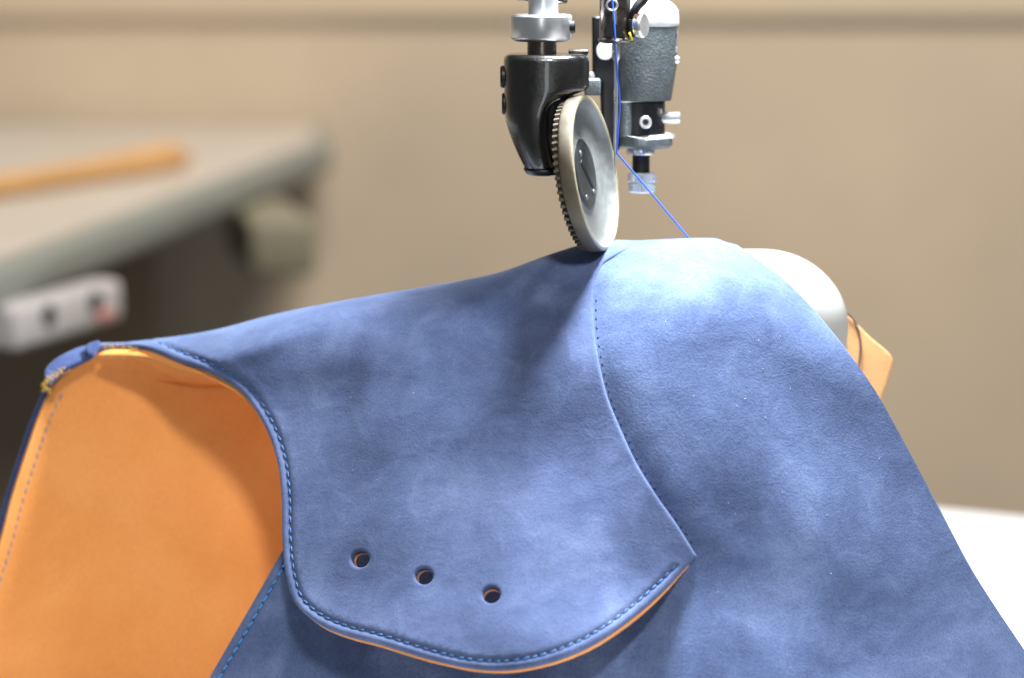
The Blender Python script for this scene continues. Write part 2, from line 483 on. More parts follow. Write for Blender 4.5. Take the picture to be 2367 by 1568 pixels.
# drop near-duplicate points
def dedupe(p, e=1.0):
    o = [p[0]]
    for x in p[1:]:
        if np.linalg.norm(x-o[-1]) > e: o.append(x)
    if np.linalg.norm(o[0]-o[-1]) < e: o.pop()
    return np.array(o)
q_out = dedupe(q_out, 1.5)
def inset_curve(c, s, i0=0, i1=None):
    t = np.gradient(c, axis=0); t /= np.linalg.norm(t, axis=1, keepdims=True)
    return (c + np.stack([t[:, 1], -t[:, 0]], 1)*s)[i0:i1]
stc = inset_curve(front_edge, 21)
stc = stc[(stc[:, 0] > 320) | (stc[:, 1] > 1000)]
stc = stc[~((stc[:, 0] > 1560) & (stc[:, 1] < 1330))]
def ring(cx, cy, rx, ry, n=26, ang=0.0):
    t = np.linspace(0, 2*math.pi, n, endpoint=False)
    x = rx*np.cos(t); y = ry*np.sin(t)
    return np.stack([cx + x*math.cos(ang) - y*math.sin(ang), cy + x*math.sin(ang) + y*math.cos(ang)], 1)
EYE = [(831, 1292), (979, 1331), (1135, 1374)]
holes = [to_q(ring(x, y, 20.5, 18.5)) for x, y in EYE]
quarter = sheet('quarter', q_out, 'quarter', 0, 12, [SUEDE, LINING, SUEDE], upper, holes, groove=to_q(stc), rnd=6.5)
quarter['label'] = 'smooth blue suede side panel with a three-hole eyelet flap'

# its own lining, a little proud of the suede along the collar and the flap
fe = cr(collar_pts + flap_pts[1:], 8)
arc = np.concatenate([[0], np.cumsum(np.linalg.norm(np.diff(fe, axis=0), axis=1))])
prx = np.interp(fe[:, 0] + 0*arc, [0, 1], [0, 0])
t_ = np.gradient(fe, axis=0); t_ /= np.linalg.norm(t_, axis=1, keepdims=True)
outn = np.stack([-t_[:, 1], t_[:, 0]], 1)
tot = arc[-1]; s_ = arc/tot
amt = np.interp(s_, [0, 0.02, 0.06, 0.12, 0.17, 0.22, 0.27, 0.42, 0.47, 0.60, 0.75, 0.9, 1.0], [14, 16, 17, 15, 12, 6, -4, -6, 0, 4, 4, 5, 3])
le = fe + outn*amt[:, None]
ls = np.array([(x-70, y-5) for x, y in cr(seam_pts, 14)])
ls = ls[(ls[:, 1] < 1235)]
l_out = dedupe(np.concatenate([to_q(le[le[:, 0] < 1600]), to_q(np.array([(1596, 1288), (1560, 1262)])), to_q(ls), [(1400, 20), (1000, 20), (600, 12), (380, 6), (250, 2)]]), 2.0)
nl = sheet('quarter_lining', l_out, 'quarter', 13, 9, [LINING, LINING, RAWEDGE], upper, holes, grid=16, rnd=3, insets=(3, 8))
nl['label'] = 'thin orange lining leather showing along the collar and flap edge'

# --- vamp
vr = [(1706, 566), (1760, 604), (1830, 660), (1900, 735), (1962, 812), (2030, 910), (2090, 1018), (2170, 1168), (2250, 1318), (2305, 1405), (2385, 1525), (2480, 1690)]
ve = [(425, 1665), (482, 1566), (540, 1466), (600, 1362), (650, 1274), (712, 1170), (790, 1090)]
v_front = cr(vr, 7); v_edge = cr(ve, 7)
v_hid = cr([(790, 1090), (1000, 1000), (1180, 900), (1290, 780), (1310, 680), (1330, 600)], 12)
v_bot = np.stack([np.arange(2460, 440, -12.0), np.interp(np.arange(2460, 440, -12.0), [425, 2480], [1665, 1690])], 1)
v_back = np.array([(1345, -10), (1380, -60), (1400, -180), (1480, -190), (1560, -185), (1630, -140), (1675, -60)])
v_out = dedupe(np.concatenate([to_q(v_front), to_q(v_bot), to_q(v_edge), to_q(v_hid)[1:], cr(v_back, 9)]), 2.0)
vst = cr([(x+21, y+7) for x, y in ve[:5]], 6)
vamp = sheet('vamp', v_out, 'vamp', 0, 12, [SUEDE_V, LINING, PALE_EDGE], upper, groove=to_q(vst), rnd=4)
vamp['label'] = 'blue suede front piece with coarse nap under the roller'

# --- far quarter: concave orange lining seen through the opening, navy suede outside it
rim_pts = [(-70, 1480), (-30, 1345), (2, 1243), (26, 1150), (58, 1050), (92, 955), (122, 897), (158, 862), (206, 828), (252, 812), (320, 815)]
rim = cr(rim_pts, 8)
def far_surf(px, py, off=0.0):
    px = np.asarray(px, float); py = np.asarray(py, float)
    rx = np.interp(py, rim[::-1, 1], rim[::-1, 0])
    s = np.clip(px - rx, -40, 900)
    y = 425 - 0.16*(py-820) + 80*(1-np.exp(-np.maximum(s, 0)/170.0)) + 0.02*s
    y = y - 26*gauss(px, py, 470, 1260, 170, 150, 0.5) + 16*gauss(px, py, 400, 1080, 150, 60, 0.5) + 14*gauss(px, py, 120, 1300, 60, 200, 0.3)
    return at(px, py, (y+off)*U)
def far_sheet(name, outline, off, thick, mats, grid, rnd):
    V, T = triangulate(outline, (), grid, (3, 7, 12))
    P = far_surf(V[:, 0], V[:, 1], off)
    e = 2.0
    n = np.cross(far_surf(V[:, 0], V[:, 1]+e)-far_surf(V[:, 0], V[:, 1]-e), far_surf(V[:, 0]+e, V[:, 1])-far_surf(V[:, 0]-e, V[:, 1]))
    n /= np.linalg.norm(n, axis=1, keepdims=True); n *= np.where(n[:, 1] > 0, -1, 1)[:, None]
    dist = seg_dist(V, outline); s = np.clip(rnd-dist, 0, rnd)
    P = P - n*((rnd-np.sqrt(np.maximum(rnd*rnd-s*s, 0)))*U)[:, None]
    c = np.cross(P[T[:, 1]]-P[T[:, 0]], P[T[:, 2]]-P[T[:, 0]])
    if (c*n[T[:, 0]]).sum() < 0: T = T[:, ::-1]
    W, Fc, mi = shell(P, n, T, thick*U)
    return sharp(mesh_obj(name, W, Fc, mats, upper, mi), 50)
f_hid = cr([(320, 815), (400, 815), (540, 862), (700, 985), (770, 1150), (775, 1300), (700, 1480), (640, 1720), (300, 1740), (-110, 1740), (-70, 1480)], 14)
far = far_sheet('far_lining', dedupe(np.concatenate([rim, f_hid[1:-1]]), 2), 0, 10, [LINING, LINING, LINING], 14.0, 4)
far['label'] = 'smooth orange lining inside the heel opening'
rim2 = cr([(x - 15*min(1, max(0, (y-828)/60)), y - 3) for x, y in rim_pts[:-1]], 8)
f_hid2 = cr([(252, 809), (400, 835), (540, 885), (690, 1010), (730, 1150), (730, 1300), (640, 1480), (600, 1720), (300, 1740), (-110, 1740), (-85, 1477)], 16)
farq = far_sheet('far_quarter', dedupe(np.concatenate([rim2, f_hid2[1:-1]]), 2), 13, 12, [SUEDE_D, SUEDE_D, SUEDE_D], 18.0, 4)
farq['label'] = 'navy suede outer edge behind the orange lining'

# --- heel tab over the back seam
def flat_sheet(name, pts, yfun, thick, mats, parent, grid=7.0, rnd=3.0, step=5):
    out = dedupe(cr(pts, step, True), 1.5)
    V, T = triangulate(out, (), grid, (2, 5))
    f = lambda x, y: at(x, y, yfun(x, y)*U)
    P = f(V[:, 0], V[:, 1]); e = 1.0
    n = np.cross(f(V[:, 0], V[:, 1]+e)-f(V[:, 0], V[:, 1]-e), f(V[:, 0]+e, V[:, 1])-f(V[:, 0]-e, V[:, 1]))
    n /= np.linalg.norm(n, axis=1, keepdims=True); n *= np.where(n[:, 1] > 0, -1, 1)[:, None]
    s = np.clip(rnd-seg_dist(V, out), 0, rnd)
    P = P - n*((rnd-np.sqrt(np.maximum(rnd*rnd-s*s, 0)))*U)[:, None]
    c = np.cross(P[T[:, 1]]-P[T[:, 0]], P[T[:, 2]]-P[T[:, 0]])
    if (c*n[T[:, 0]]).sum() < 0: T = T[:, ::-1]
    W, Fc, mi = shell(P, n, T, thick*U)
    return sharp(mesh_obj(name, W, Fc, mats, parent, mi), 50)
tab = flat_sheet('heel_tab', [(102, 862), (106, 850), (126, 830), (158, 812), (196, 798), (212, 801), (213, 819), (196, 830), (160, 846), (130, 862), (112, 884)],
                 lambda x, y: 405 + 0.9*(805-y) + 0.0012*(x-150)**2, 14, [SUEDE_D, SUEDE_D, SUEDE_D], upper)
tab['label'] = 'small navy suede tab at the top of the heel seam'
flat_sheet('tab_fold', [(198, 800), (206, 793), (229, 787), (231, 795), (222, 808), (212, 820), (202, 818)], lambda x, y: 392 + 0.7*(800-y), 18, [SUEDE_D, SUEDE_D, SUEDE_D], tab)

# --- stitches: one small mesh shared by all stitches of a kind
def stitch_mesh(name, ln, rad, m1, m2):
    segs, V, Fc, mi = 7, [], [], []
    prof_ = [(-0.62, 0.35), (-0.5, 0.75), (-0.3, 1.0), (0, 1.06), (0.3, 1.0), (0.5, 0.75), (0.62, 0.35)]
    for h, r in prof_:
        zo = -0.55*rad*(abs(h)/0.62)**2
        for k in range(segs):
            t = 2*math.pi*k/segs
            V.append((h*ln*U, math.cos(t)*r*rad*U, (math.sin(t)*r*rad*0.8 + zo)*U))
    for i in range(len(prof_)-1):
        for k in range(segs):
            k2 = (k+1) % segs
            Fc.append((i*segs+k, (i+1)*segs+k, (i+1)*segs+k2, i*segs+k2)); mi.append(1 if i in (0, 5) else 0)  # end rings take m2, dark where it paints the shaded stitch gaps
    Fc.append(tuple(range(segs))); Fc.append(tuple(range(6*segs, 7*segs))[::-1]); mi += [1, 1]
    me = bpy.data.meshes.new(name); me.from_pydata(V, [], Fc)
    me.materials.append(m1); me.materials.append(m2)
    me.polygons.foreach_set('material_index', mi); me.polygons.foreach_set('use_smooth', [True]*len(Fc)); me.update()
    return me
def run_stitches(path, period, me, parent, pos, skip=0.0, twist=0.12):
    a = np.concatenate([[0], np.cumsum(np.linalg.norm(np.diff(path, axis=0), axis=1))])
    s = period*0.5
    while s < a[-1]:
        jit = random.uniform(-2.2, 2.2)
        p = np.array([np.interp(s+jit, a, path[:, 0]), np.interp(s+jit, a, path[:, 1])])
        p2 = np.array([np.interp(s+3, a, path[:, 0]), np.interp(s+3, a, path[:, 1])])
        P, n = pos(p[0], p[1]); P2, _ = pos(p2[0], p2[1])
        t = P2-P; t -= n*(t @ n); t /= np.linalg.norm(t)
        b = np.cross(n, t)
        an = twist + random.uniform(-0.1, 0.1)
        t2 = t*math.cos(an) + b*math.sin(an); b2 = np.cross(n, t2)
        M = Matrix(((t2[0], b2[0], n[0], 0), (t2[1], b2[1], n[1], 0), (t2[2], b2[2], n[2], 0), (0, 0, 0, 1)))
        o = bpy.data.objects.new('stitch', me); C.objects.link(o); o.parent = parent
        o.matrix_local = Matrix.Translation(Vector(P - ORG[parent.name])) @ M @ Matrix.Scale(random.uniform(0.86, 1.1), 4)
        s += period
def on_surf(kind, h):
    def f(px, py):
        q = q_of(np.array([px]), np.array([py])); P = surf(np.array([px]), q, kind)[0]; n = surf_n(np.array([px]), q, kind)[0]*SGN
        return P + n*h*U, n
    return f
def on_far(h):
    def f(px, py):
        e = 2.0
        n = np.cross(far_surf(px, py+e)-far_surf(px, py-e), far_surf(px+e, py)-far_surf(px-e, py)); n /= np.linalg.norm(n)
        if n[1] > 0: n = -n
        return far_surf(px, py) + n*h*U, n
    return f
SM_Q = stitch_mesh('flap_stitch', 16.0, 2.9, THREAD_B, THREAD_D)
SM_S = stitch_mesh('seam_stitch', 8, 1.9, THREAD_D, THREAD_D)
SM_L = stitch_mesh('lining_stitch', 15, 2.6, THREAD_G, THREAD_G)
run_stitches(stc, 21.5, SM_Q, quarter, on_surf('quarter', -2.0))
SM_V = stitch_mesh('edge_stitch', 17.0, 3.6, THREAD_E, THREAD_D)
run_stitches(vst, 23.0, SM_V, vamp, on_surf('vamp', 0.2), twist=-0.25)
sp = np.array([(x+7, y+1) for x, y in seamc if 690 < y < 1262])
run_stitches(sp, 21.0, SM_S, vamp, on_surf('vamp', 0.2))
lr = np.array([(x+27, y+8) for x, y in rim if 895 < y < 1420])
run_stitches(lr, 21.0, SM_L, far, on_far(0.6))

# --- frayed fibres at the heel tab and lint on the nap
def fibres(name, spots, n, parent, mat, yfun, lmin, lmax):
    V, Fc = [], []
    for _ in range(n):
        i = random.randrange(len(spots)-1); t = random.random()
        x = spots[i][0]*(1-t)+spots[i+1][0]*t + random.gauss(0, 5); y = spots[i][1]*(1-t)+spots[i+1][1]*t + random.gauss(0, 2.5)
        a = random.uniform(0, 2*math.pi); L = random.uniform(lmin, lmax); b = a + random.uniform(-1.2, 1.2)
        pts = [at(x, y, yfun(x, y)*U), at(x+L*0.5*math.cos(a), y+L*0.5*math.sin(a), (yfun(x, y)-3)*U), at(x+L*0.5*(math.cos(a)+math.cos(b)), y+L*0.5*(math.sin(a)+math.sin(b)), (yfun(x, y)-2)*U)]
        v, f = tube(pts, 0.55*U, 4)
        o = len(V); V += list(v); Fc += [tuple(i+o for i in ff) for ff in f]
    o = mesh_obj(name, V, Fc, mat, parent); o['kind'] = 'stuff'; return o
fibres('frayed_fibres', [(106, 905), (106, 880), (125, 868), (150, 852)], 90, upper, FIBRE, lambda x, y: 398 + 0.9*(805-y) - 4, 4, 10)
fibres('frayed_fibres', [(238, 803), (275, 801), (320, 812)], 70, upper, FIBRE, lambda x, y: 378 - 0.25*(x-238), 3, 8)
def lint(kind, parent, poly, n):
    V, Fc = [], []
    poly = np.array(poly, float); mn, mx = poly.min(0), poly.max(0); k = 0
    f = on_surf(kind, 0.8)
    while k < n:
        p = np.random.uniform(mn, mx)
        if not inside(p[None], poly)[0]: continue
        k += 1
        P, nn = f(p[0], p[1]); u, v, a = basis(nn)
        an = random.uniform(0, 6.28); r = random.uniform(0.5, 1.1)*U; st = random.uniform(0.8, 2.2)
        e1 = (u*math.cos(an)+v*math.sin(an))*r*st; e2 = (-u*math.sin(an)+v*math.cos(an))*r*0.8
        o = len(V); V += [P+e1, P+e2, P-e1, P-e2, P+a*r*0.8, P-a*r*0.5]
        Fc += [(o+i, o+(i+1) % 4, o+4) for i in range(4)] + [(o+(i+1) % 4, o+i, o+5) for i in range(4)]
    ob = mesh_obj('lint', V, Fc, LINT, parent); ob['kind'] = 'stuff'; ob['label'] = 'tiny pale lint specks caught in the nap'
lint('vamp', vamp, [(1420, 650), (1740, 650), (1960, 900), (2200, 1400), (2300, 1560), (1500, 1560), (1680, 1280), (1420, 850)], 42)
lint('quarter', quarter, [(700, 900), (1330, 700), (1500, 1200), (1200, 1450), (760, 1380)], 26)

# --- orange lining end showing behind the vamp on the right, with a loose thread end on it
vl = flat_sheet('lining_end', [(1905, 690), (1957, 728), (2010, 778), (2064, 831), (2056, 868), (2044, 905), (2020, 960), (1960, 900), (1890, 760)],
                lambda x, y: 330 + 0.12*(x-1950) - 0.1*(y-800), 11, [plain('tan_leather', lin(196, 148, 98), 0.7, nscale=120, namp=0.12, bscale=2500), RAWEDGE, RAWEDGE], upper, grid=14, rnd=2.5, step=7)
vl['label'] = 'cut end of orange lining leather poking out behind the vamp'
lt = [at(x, y, (330 + 0.12*(x-1950) - 0.1*(y-800) - 4)*U) for x, y in cr([(1955, 722), (1974, 742), (1986, 772), (1989, 812), (1984, 850)], 8)]
V_, F_ = tube(lt, 2.2*U, 7)
lto = mesh_obj('loose_thread_end', V_, F_, THREAD_D, upper)

# ------------------------------------------------------------------ sewing machine head
def S(x, y, Y): return at(x*0.9468, y*0.9468, Y*U)          # full-size picture position
Z = np.array([0, 0, 1.0]); X = np.array([1.0, 0, 0])
head = thing('sewing_machine_head', S(1400, 420, 140), 'black and silver sewing machine head with presser roller, needle bar and needle', 'sewing machine')

def vrod(name, xs, y0, y1, r, Y, mat, parent, b=2.0, seg=48, prof_=None):
    """vertical turned piece between picture heights y0 (top) and y1, r in view units"""
    top = S(xs, y0, Y); bot = S(xs, y1, Y); L = (top[2]-bot[2])/U
    c = np.array([(top[0]+bot[0])/2, Y*U, bot[2]])
    p = prof_(L) if prof_ else rodprof(r, 0, L, b)
    return lathe_obj(name, p, c, Z, mat, parent, seg)
YH = 128
vrod('presser_bar', 1326, -140, 60, 34.5, YH, STEEL, head)
col = vrod('collar', 1321, 36, 101, 71.5, YH, STEEL, head, prof_=lambda L: [(34, 0.5), (60, 0), (68, 5), (71.5, 10), (71.5, L-4), (68, L), (30, L+0.5)])
sc1 = S(1397, 66, YH-15)
lathe_obj('screw', [(4, -8), (15, -8), (15, 4), (12, 7), (5, 7), (5, 2), (0.5, 2)], sc1, X, BLACKM, col, 24)
vrod('presser_shaft', 1323, 90, 140, 34, YH, STEEL_D, head)
spring = cr([(0, 0), (1, 1)], 1)
sp_pts = []
for k in range(150):
    t = k*0.30
    b = S(1322, -60, YH+52); sp_pts.append(b + np.array([math.cos(t)*56*U, math.sin(t)*44*U, (-t/6.283*17)*U + 60*U]))
sp_pts = [p for p in sp_pts if p[2] > S(1320, 30, YH+40)[2]]
v_, f_ = tube(sp_pts, 6.5*U, 8); mesh_obj('spring', v_, f_, STEEL_D, head)

def superell(cx, cy, hw, hd, z, n=56, p=2.6):
    o = []
    for k in range(n):
        t = 2*math.pi*k/n; c, s = math.cos(t), math.sin(t)
        o.append((cx + hw*math.copysign(abs(c)**(2/p), c), cy + hd*math.copysign(abs(s)**(2/p), s), z))
    return o
def loft_cut(name, secs, mat, parent, n=72, ang=40, p=2.3):
    """like loft, but with a fixed section centre: (view y, x left, x centre, x right, depth centre, half depth)"""
    V, Fc = [], []
    for y, xl, xm, xr, yc, hd in secs:
        a = at(xl, y, yc*U); m = at(xm, y, yc*U); b = at(xr, y, yc*U)
        for k in range(n):
            t = 2*math.pi*k/n; c, sn = math.cos(t), math.sin(t)
            hw = (b[0]-m[0]) if c > 0 else (m[0]-a[0])
            V.append((m[0] + hw*math.copysign(abs(c)**(2/p), c), yc*U + hd*U*math.copysign(abs(sn)**(2/p), sn), a[2]))
    for i in range(len(secs)-1):
        for k in range(n):
            k2 = (k+1) % n
            Fc.append((i*n+k2, i*n+k, (i+1)*n+k, (i+1)*n+k2))
    Fc.append(tuple(range(n))); Fc.append(tuple(range((len(secs)-1)*n, len(secs)*n))[::-1])
    return sharp(mesh_obj(name, V, Fc, mat, parent), ang)
def loft(name, secs, mat, parent, n=56, ang=32, p=2.6):
    """secs: (view y, x left, x right, depth centre, half depth) in view units"""
    V, Fc = [], []
    for y, xl, xr, yc, hd in secs:
        a = at(xl, y, yc*U); b = at(xr, y, yc*U)
        V += superell((a[0]+b[0])/2, yc*U, (b[0]-a[0])/2, hd*U, a[2], n, p)
    for i in range(len(secs)-1):
        for k in range(n):
            k2 = (k+1) % n
            Fc.append((i*n+k2, i*n+k, (i+1)*n+k, (i+1)*n+k2))
    Fc.append(tuple(range(n))); Fc.append(tuple(range((len(secs)-1)*n, len(secs)*n))[::-1])
    return sharp(mesh_obj(name, V, Fc, mat, parent), ang)
hs = loft_cut('roller_housing', [(124, 1182, 1262, 1342, YH, 82), (126, 1172, 1262, 1354, YH, 92), (131, 1166, 1262, 1360, YH, 98), (140, 1164, 1262, 1362, YH, 100), (200, 1165, 1262, 1362, YH, 100),
                             (206, 1165, 1261, 1358, YH, 100), (213, 1165, 1260, 1342, YH, 100), (222, 1165, 1258, 1316, YH, 99), (232, 1165, 1255, 1290, YH, 99), (242, 1166, 1251, 1276, YH, 98), (256, 1166, 1247, 1270, YH, 98),
                             (275, 1168, 1244, 1268, YH, 96), (300, 1175, 1242, 1268, YH, 93), (330, 1186, 1243, 1270, YH, 88), (360, 1199, 1247, 1276, YH, 80), (380, 1209, 1250, 1281, YH, 72), (388, 1214, 1251, 1282, YH, 68), (392, 1217, 1251, 1280, YH, 64)], BLACK, head)
hs['label'] = 'black cast housing that carries the roller'
loft('base_plate', [(388, 1211, 1296, YH, 71), (391, 1210, 1297, YH, 72), (400, 1216, 1296, YH, 66), (403, 1222, 1292, YH, 60)], BLACKM, hs, p=2.3)
for ys, xs in ((188, 1222), (254, 1226)):
    lathe_obj('bolt', [(3, -34), (26, -34), (26, 10), (23, 14), (10, 14), (10, 8), (0.5, 8)], S(xs+14, ys, YH), -X, BLACKM, hs, 28)
# lug on the right of the housing, with its little pin
bevbox('side_lug', S(1446, 212, YH+130), (38*U, 60*U, 40*U), GREYCAST, hs, 5*U)
lathe_obj('lug_pin', [(2, 0), (8, 2), (9, 10), (6, 18), (1, 20)], S(1443, 196, YH+118), Z, STEEL, hs, 20)
bevbox('top_ledge', S(1412, 127, YH+30), (46*U, 70*U, 12*U), BLACK, hs, 4*U)

# roller wheel: plane turned about 72 degrees from the view
nn = rgt*0.943 + upv*0.118 - fwd*0.309; nn /= np.linalg.norm(nn)
RW = 183.0
wc = S(1456, 422, 62)
wheel = lathe_obj('roller_wheel', [(40, -36), (RW-10, -36), (RW-3, -34.5), (RW-1, -32), (RW, -28), (RW, -6), (RW-1.5, -2), (RW-5, 0), (RW-10, 0), (RW-13, -3), (RW-19, -14), (RW-36, -24), (RW*0.70, -29),
                                   (RW*0.53, -30.5), (RW*0.49, -30), (RW*0.465, -27)], wc, nn, [STEEL_W, TYRE, RIMEDGE], head, 160,
                   midx=None, ang=40)
mi = []
for i in range(15):
    m_ = 1 if i in (0, 1, 2, 3, 4, 5) else (2 if i in (6, 7, 8) else 0)
    mi += [m_]*160
mi += [0, 0]
wheel.data.polygons.foreach_set('material_index', mi); wheel.data.update()
wheel['label'] = 'dished grey steel roller with a worn rim'
# gear ring behind the tyre
u_, v_2, a_ = basis(nn)
V_, F_ = [], []
NT = 66; RO, RI = RW-6, RW-17
ringpts = []
for k in range(NT):
    for dt, r in ((0.00, RI), (0.18, RI), (0.34, RO), (0.66, RO), (0.82, RI)):
        t = 2*math.pi*(k+dt)/NT; ringpts.append((math.cos(t)*r, math.sin(t)*r))
m_ = len(ringpts)
for h in (-36.5, -49):
    for x, y in ringpts: V_.append(wc + (u_*x + v_2*y + a_*h)*U)
for h in (-36.5, -49):
    V_.append(wc + a_*h*U)
for k in range(m_):
    k2 = (k+1) % m_
    F_.append((k, k+m_, k2+m_, k2)); F_.append((2*m_, k, k2)); F_.append((2*m_+1, k2+m_, k+m_))
gear = mesh_obj('gear_ring', V_, F_, TYRE, wheel, smooth=False)
# hub disc with slot
hub = lathe_obj('hub_screw', [(4, -32), (RW*0.45, -32), (RW*0.45, -26), (RW*0.43, -24), (RW*0.40, -23.4), (0.5, -23)], wc, nn, HUB, wheel, 72)
sd = u_*math.cos(math.radians(0)) ; 
ud = (upv - nn*(upv @ nn)); ud /= np.linalg.norm(ud); rd = np.cross(ud, nn)
sdir = ud*0.80 - rd*0.60
if (sdir @ fwd) < 0: pass
sdir2 = ud*0.93 - np.cross(nn, ud)*0.36
if rd @ rgt < 0: rd = -rd
sdir2 = -ud*0.585 + rd*0.81
bevbox('slot', wc + nn*(-22.6)*U, (92*U, 10*U, 3*U), SOCK, hub, 0.8*U, axes=[sdir2, np.cross(nn, sdir2), nn])
for da, db in ((46, -30), (-40, 44), (-56, -22)):  # pale raised dots put the hub's glints into shape and colour
    c_ = wc + nn*(-24.5)*U + ud*da*U + rd*db*U
    lathe_obj('glint_bump', [(8, 0), (7, 2.6), (4, 3.6), (0.5, 4)], c_, nn, STEEL_W, hub, 20)
# wheel axle into the housing
loft('recess_fill', [(206, 1258, 1318, YH+46, 30), (212, 1250, 1326, YH+46, 36), (380, 1250, 1322, YH+46, 36), (388, 1256, 1312, YH+46, 30)], BLACKM, hs, p=4)  # added black block that makes the recess behind the gear read dark
lathe_obj('axle', rodprof(20, -80, -48), wc, nn, BLACKM, wheel, 36)

# needle bar, its clamp, needle
YN = 96
nb = vrod('needle_bar', 1502, -140, 96, 36, YN, STEEL_D, head)
lathe_obj('thread_guide_ring', [(33, -2), (40.5, 0), (42, 4), (40.5, 8), (36, 11), (33.5, 9)], S(1504, 103, YN), Z, STEEL_D, nb, 48, closed=True)
f0 = S(1494, 12, YN-36)
lathe_obj('guide_hole', [(12.5, -3), (14.5, 1.5), (12, 3.5), (9.5, 1.0), (9.5, -3)], f0, np.array([0, -1, 0]), STEEL, nb, 32)
lathe_obj('hole_core', [(0.5, -4), (9.6, -4), (9.6, 0.2), (0.5, 0.2)], f0, np.array([0, -1, 0]), SOCK, nb, 24)
# scooped recess above the ring: darker pointed facet
V_ = [S(1474, 90, YN-37.5), S(1527, 90, YN-37.5), S(1512, 66, YN-38), S(1495, 52, YN-38.6), S(1484, 62, YN-38.4)]
V_ += [p + np.array([0, 6*U, 0]) for p in V_]
F_ = [(0, 1, 2, 3, 4)] + [(i, i+5, (i+1) % 5 + 5, (i+1) % 5) for i in range(5)] + [(9, 8, 7, 6, 5)]
mesh_obj('recess_facet', V_, F_, BLACKM, nb, smooth=False)
cl = bevbox('needle_clamp', S(1550, 70, YN), (34*U, 40*U, 40*U), BLACKM, nb, 5*U)
lathe_obj('clamp_screw', [(3, -6), (27, -5), (29, 0), (29, 10), (26, 14), (0.5, 14.5)], S(1560, 63, YN-14), np.array([0.86, -0.45, 0.05]), STEEL, cl, 36)
lv = [S(x, y, Yd) for x, y, Yd in ((1585, -30, YN-8), (1570, 0, YN-12), (1556, 16, YN-16), (1547, 32, YN-16), (1545, 46, YN-12))]
v_, f_ = tube(cr(lv, 4*U), np.linspace(13*U, 9*U, len(cr(lv, 4*U))), 14); mesh_obj('lever', v_, f_, BLACKM, nb)
lathe_obj('bronze_nut', [(4, 0), (11, 1), (11, 12), (8, 14), (2, 14)], S(1552, 44, YN-22), np.array([0.7, -0.7, 0]), RUST, nb, 6)
v_, f_ = tube([S(1537, 80, YN-34), S(1539, 87, YN-36), S(1541, 93, YN-35), S(1545, 98, YN-33)], 2.6*U, 8)
mesh_obj('yellow_mark', v_, f_, plain('yellow_paint', lin(220, 205, 30), 0.5), nb)
def needle_prof(L):
    return [(0.4, 0), (1.6, 12), (3.6, 40), (4.7, 70), (4.9, L-50), (9.6, L-42), (9.8, L-2), (9.0, L)]
nd = vrod('needle', 1503.5, 98, 428, 5, YN, STEEL, head, prof_=needle_prof, seg=20)
lathe_obj('needle_eye', [(0.5, 0), (4.6, 0.4), (4.2, 1.6), (0.5, 1.8)], S(1506, 374, YN-5), np.array([0.3, -0.95, 0]), STEEL, nd, 14)

# black back plate behind the needle
bp = loft('back_plate', [(38, 1370, 1430, YN+195, 22), (41, 1368, 1432, YN+195, 25), (180, 1369, 1432, YN+195, 25), (190, 1386, 1432, YN+195, 25), (345, 1392, 1432, YN+195, 25)], BLACKM, head, p=5)
lathe_obj('plate_window', [(0.5, 0), (19, 0.3), (22, 3), (20, 4.5), (0.5, 4.5)], S(1478, 124, YN+168), np.array([0, -1, 0]), CAPW, bp, 40)

# right-hand grey housing with adjuster
YR = 305
rh = loft('needle_housing', [(58, 1428, 1566, YR, 70), (62, 1424, 1568, YR, 73), (150, 1422, 1564, YR, 73), (222, 1422, 1553, YR, 72), (231, 1422, 1551, YR, 71), (233, 1422, 1470, YR, 69), (310, 1422, 1468, YR, 69),
                             (314, 1422, 1530, YR, 72), (318, 1422, 1554, YR, 74), (334, 1424, 1554, YR, 74), (341, 1434, 1546, YR, 66)], GREYCAST, head, p=2.4, ang=30)
rh['label'] = 'grey-black cast cylinder behind the needle with a cap coloured pale as if lamp-lit'
loft('cap', [(-40, 1428, 1500, YR, 60), (2, 1430, 1546, YR, 66), (14, 1428, 1560, YR, 72), (24, 1426, 1567, YR, 76), (54, 1425, 1570, YR, 76), (60, 1427, 1568, YR, 74)], CAPW, rh, p=2.4)  # shoulder coloured near white to look lit by the lamp
lathe_obj('adjuster_block', rodprof(66, 0, 84, 4), S(1556, 330, YR), Z, BLACKM, rh, 40)
lathe_obj('socket_screw', [(1, -10), (14, -10), (15, 2), (13, 4), (8, 4), (7.5, -3), (0.5, -3)], S(1576, 299, YR-68), np.array([0.05, -1, 0.05]), STEEL, rh, 28)
lathe_obj('socket_core', [(0.5, -3.2), (7.4, -3.2), (7.4, 2.2), (0.5, 2.2)], S(1576, 299, YR-68), np.array([0.05, -1, 0.05]), SOCK, rh, 6)
lathe_obj('set_screw', [(2, -20)] + [(13.5 + (0.9 if i % 2 else -0.6), -20+i*2.6) for i in range(22)] + [(11, 38), (0.5, 38.5)], S(1622, 288, YR-20), X, STEEL, rh, 24)
lathe_obj('flange', [(40, 0), (66, 0.5), (69, 4), (68, 8), (60, 11), (40, 12)], S(1578, 338, YR), Z, CAPW, rh, 56)
lathe_obj('spindle_ring', [(20, 0), (33, 1), (35, 6), (34, 14), (25, 17)], S(1564, 378, YR), Z, STEEL, rh, 40)
vrod('spindle', 1565, 368, 424, 21, YR, BLACKM, rh)
kn = []
nk = 26
V_, F_ = [], []
cb = S(1567, 470, YR)
hts = [(0, 26), (3, 31), (20, 33), (24, 29), (28, 35), (44, 35), (48, 30)]
for i, (h, r) in enumerate(hts):
    for k in range(nk*2):
        t = 2*math.pi*k/(nk*2); rr = r*(1.0 if k % 2 else 0.92)
        V_.append(cb + np.array([math.cos(t)*rr, math.sin(t)*rr, h])*U)
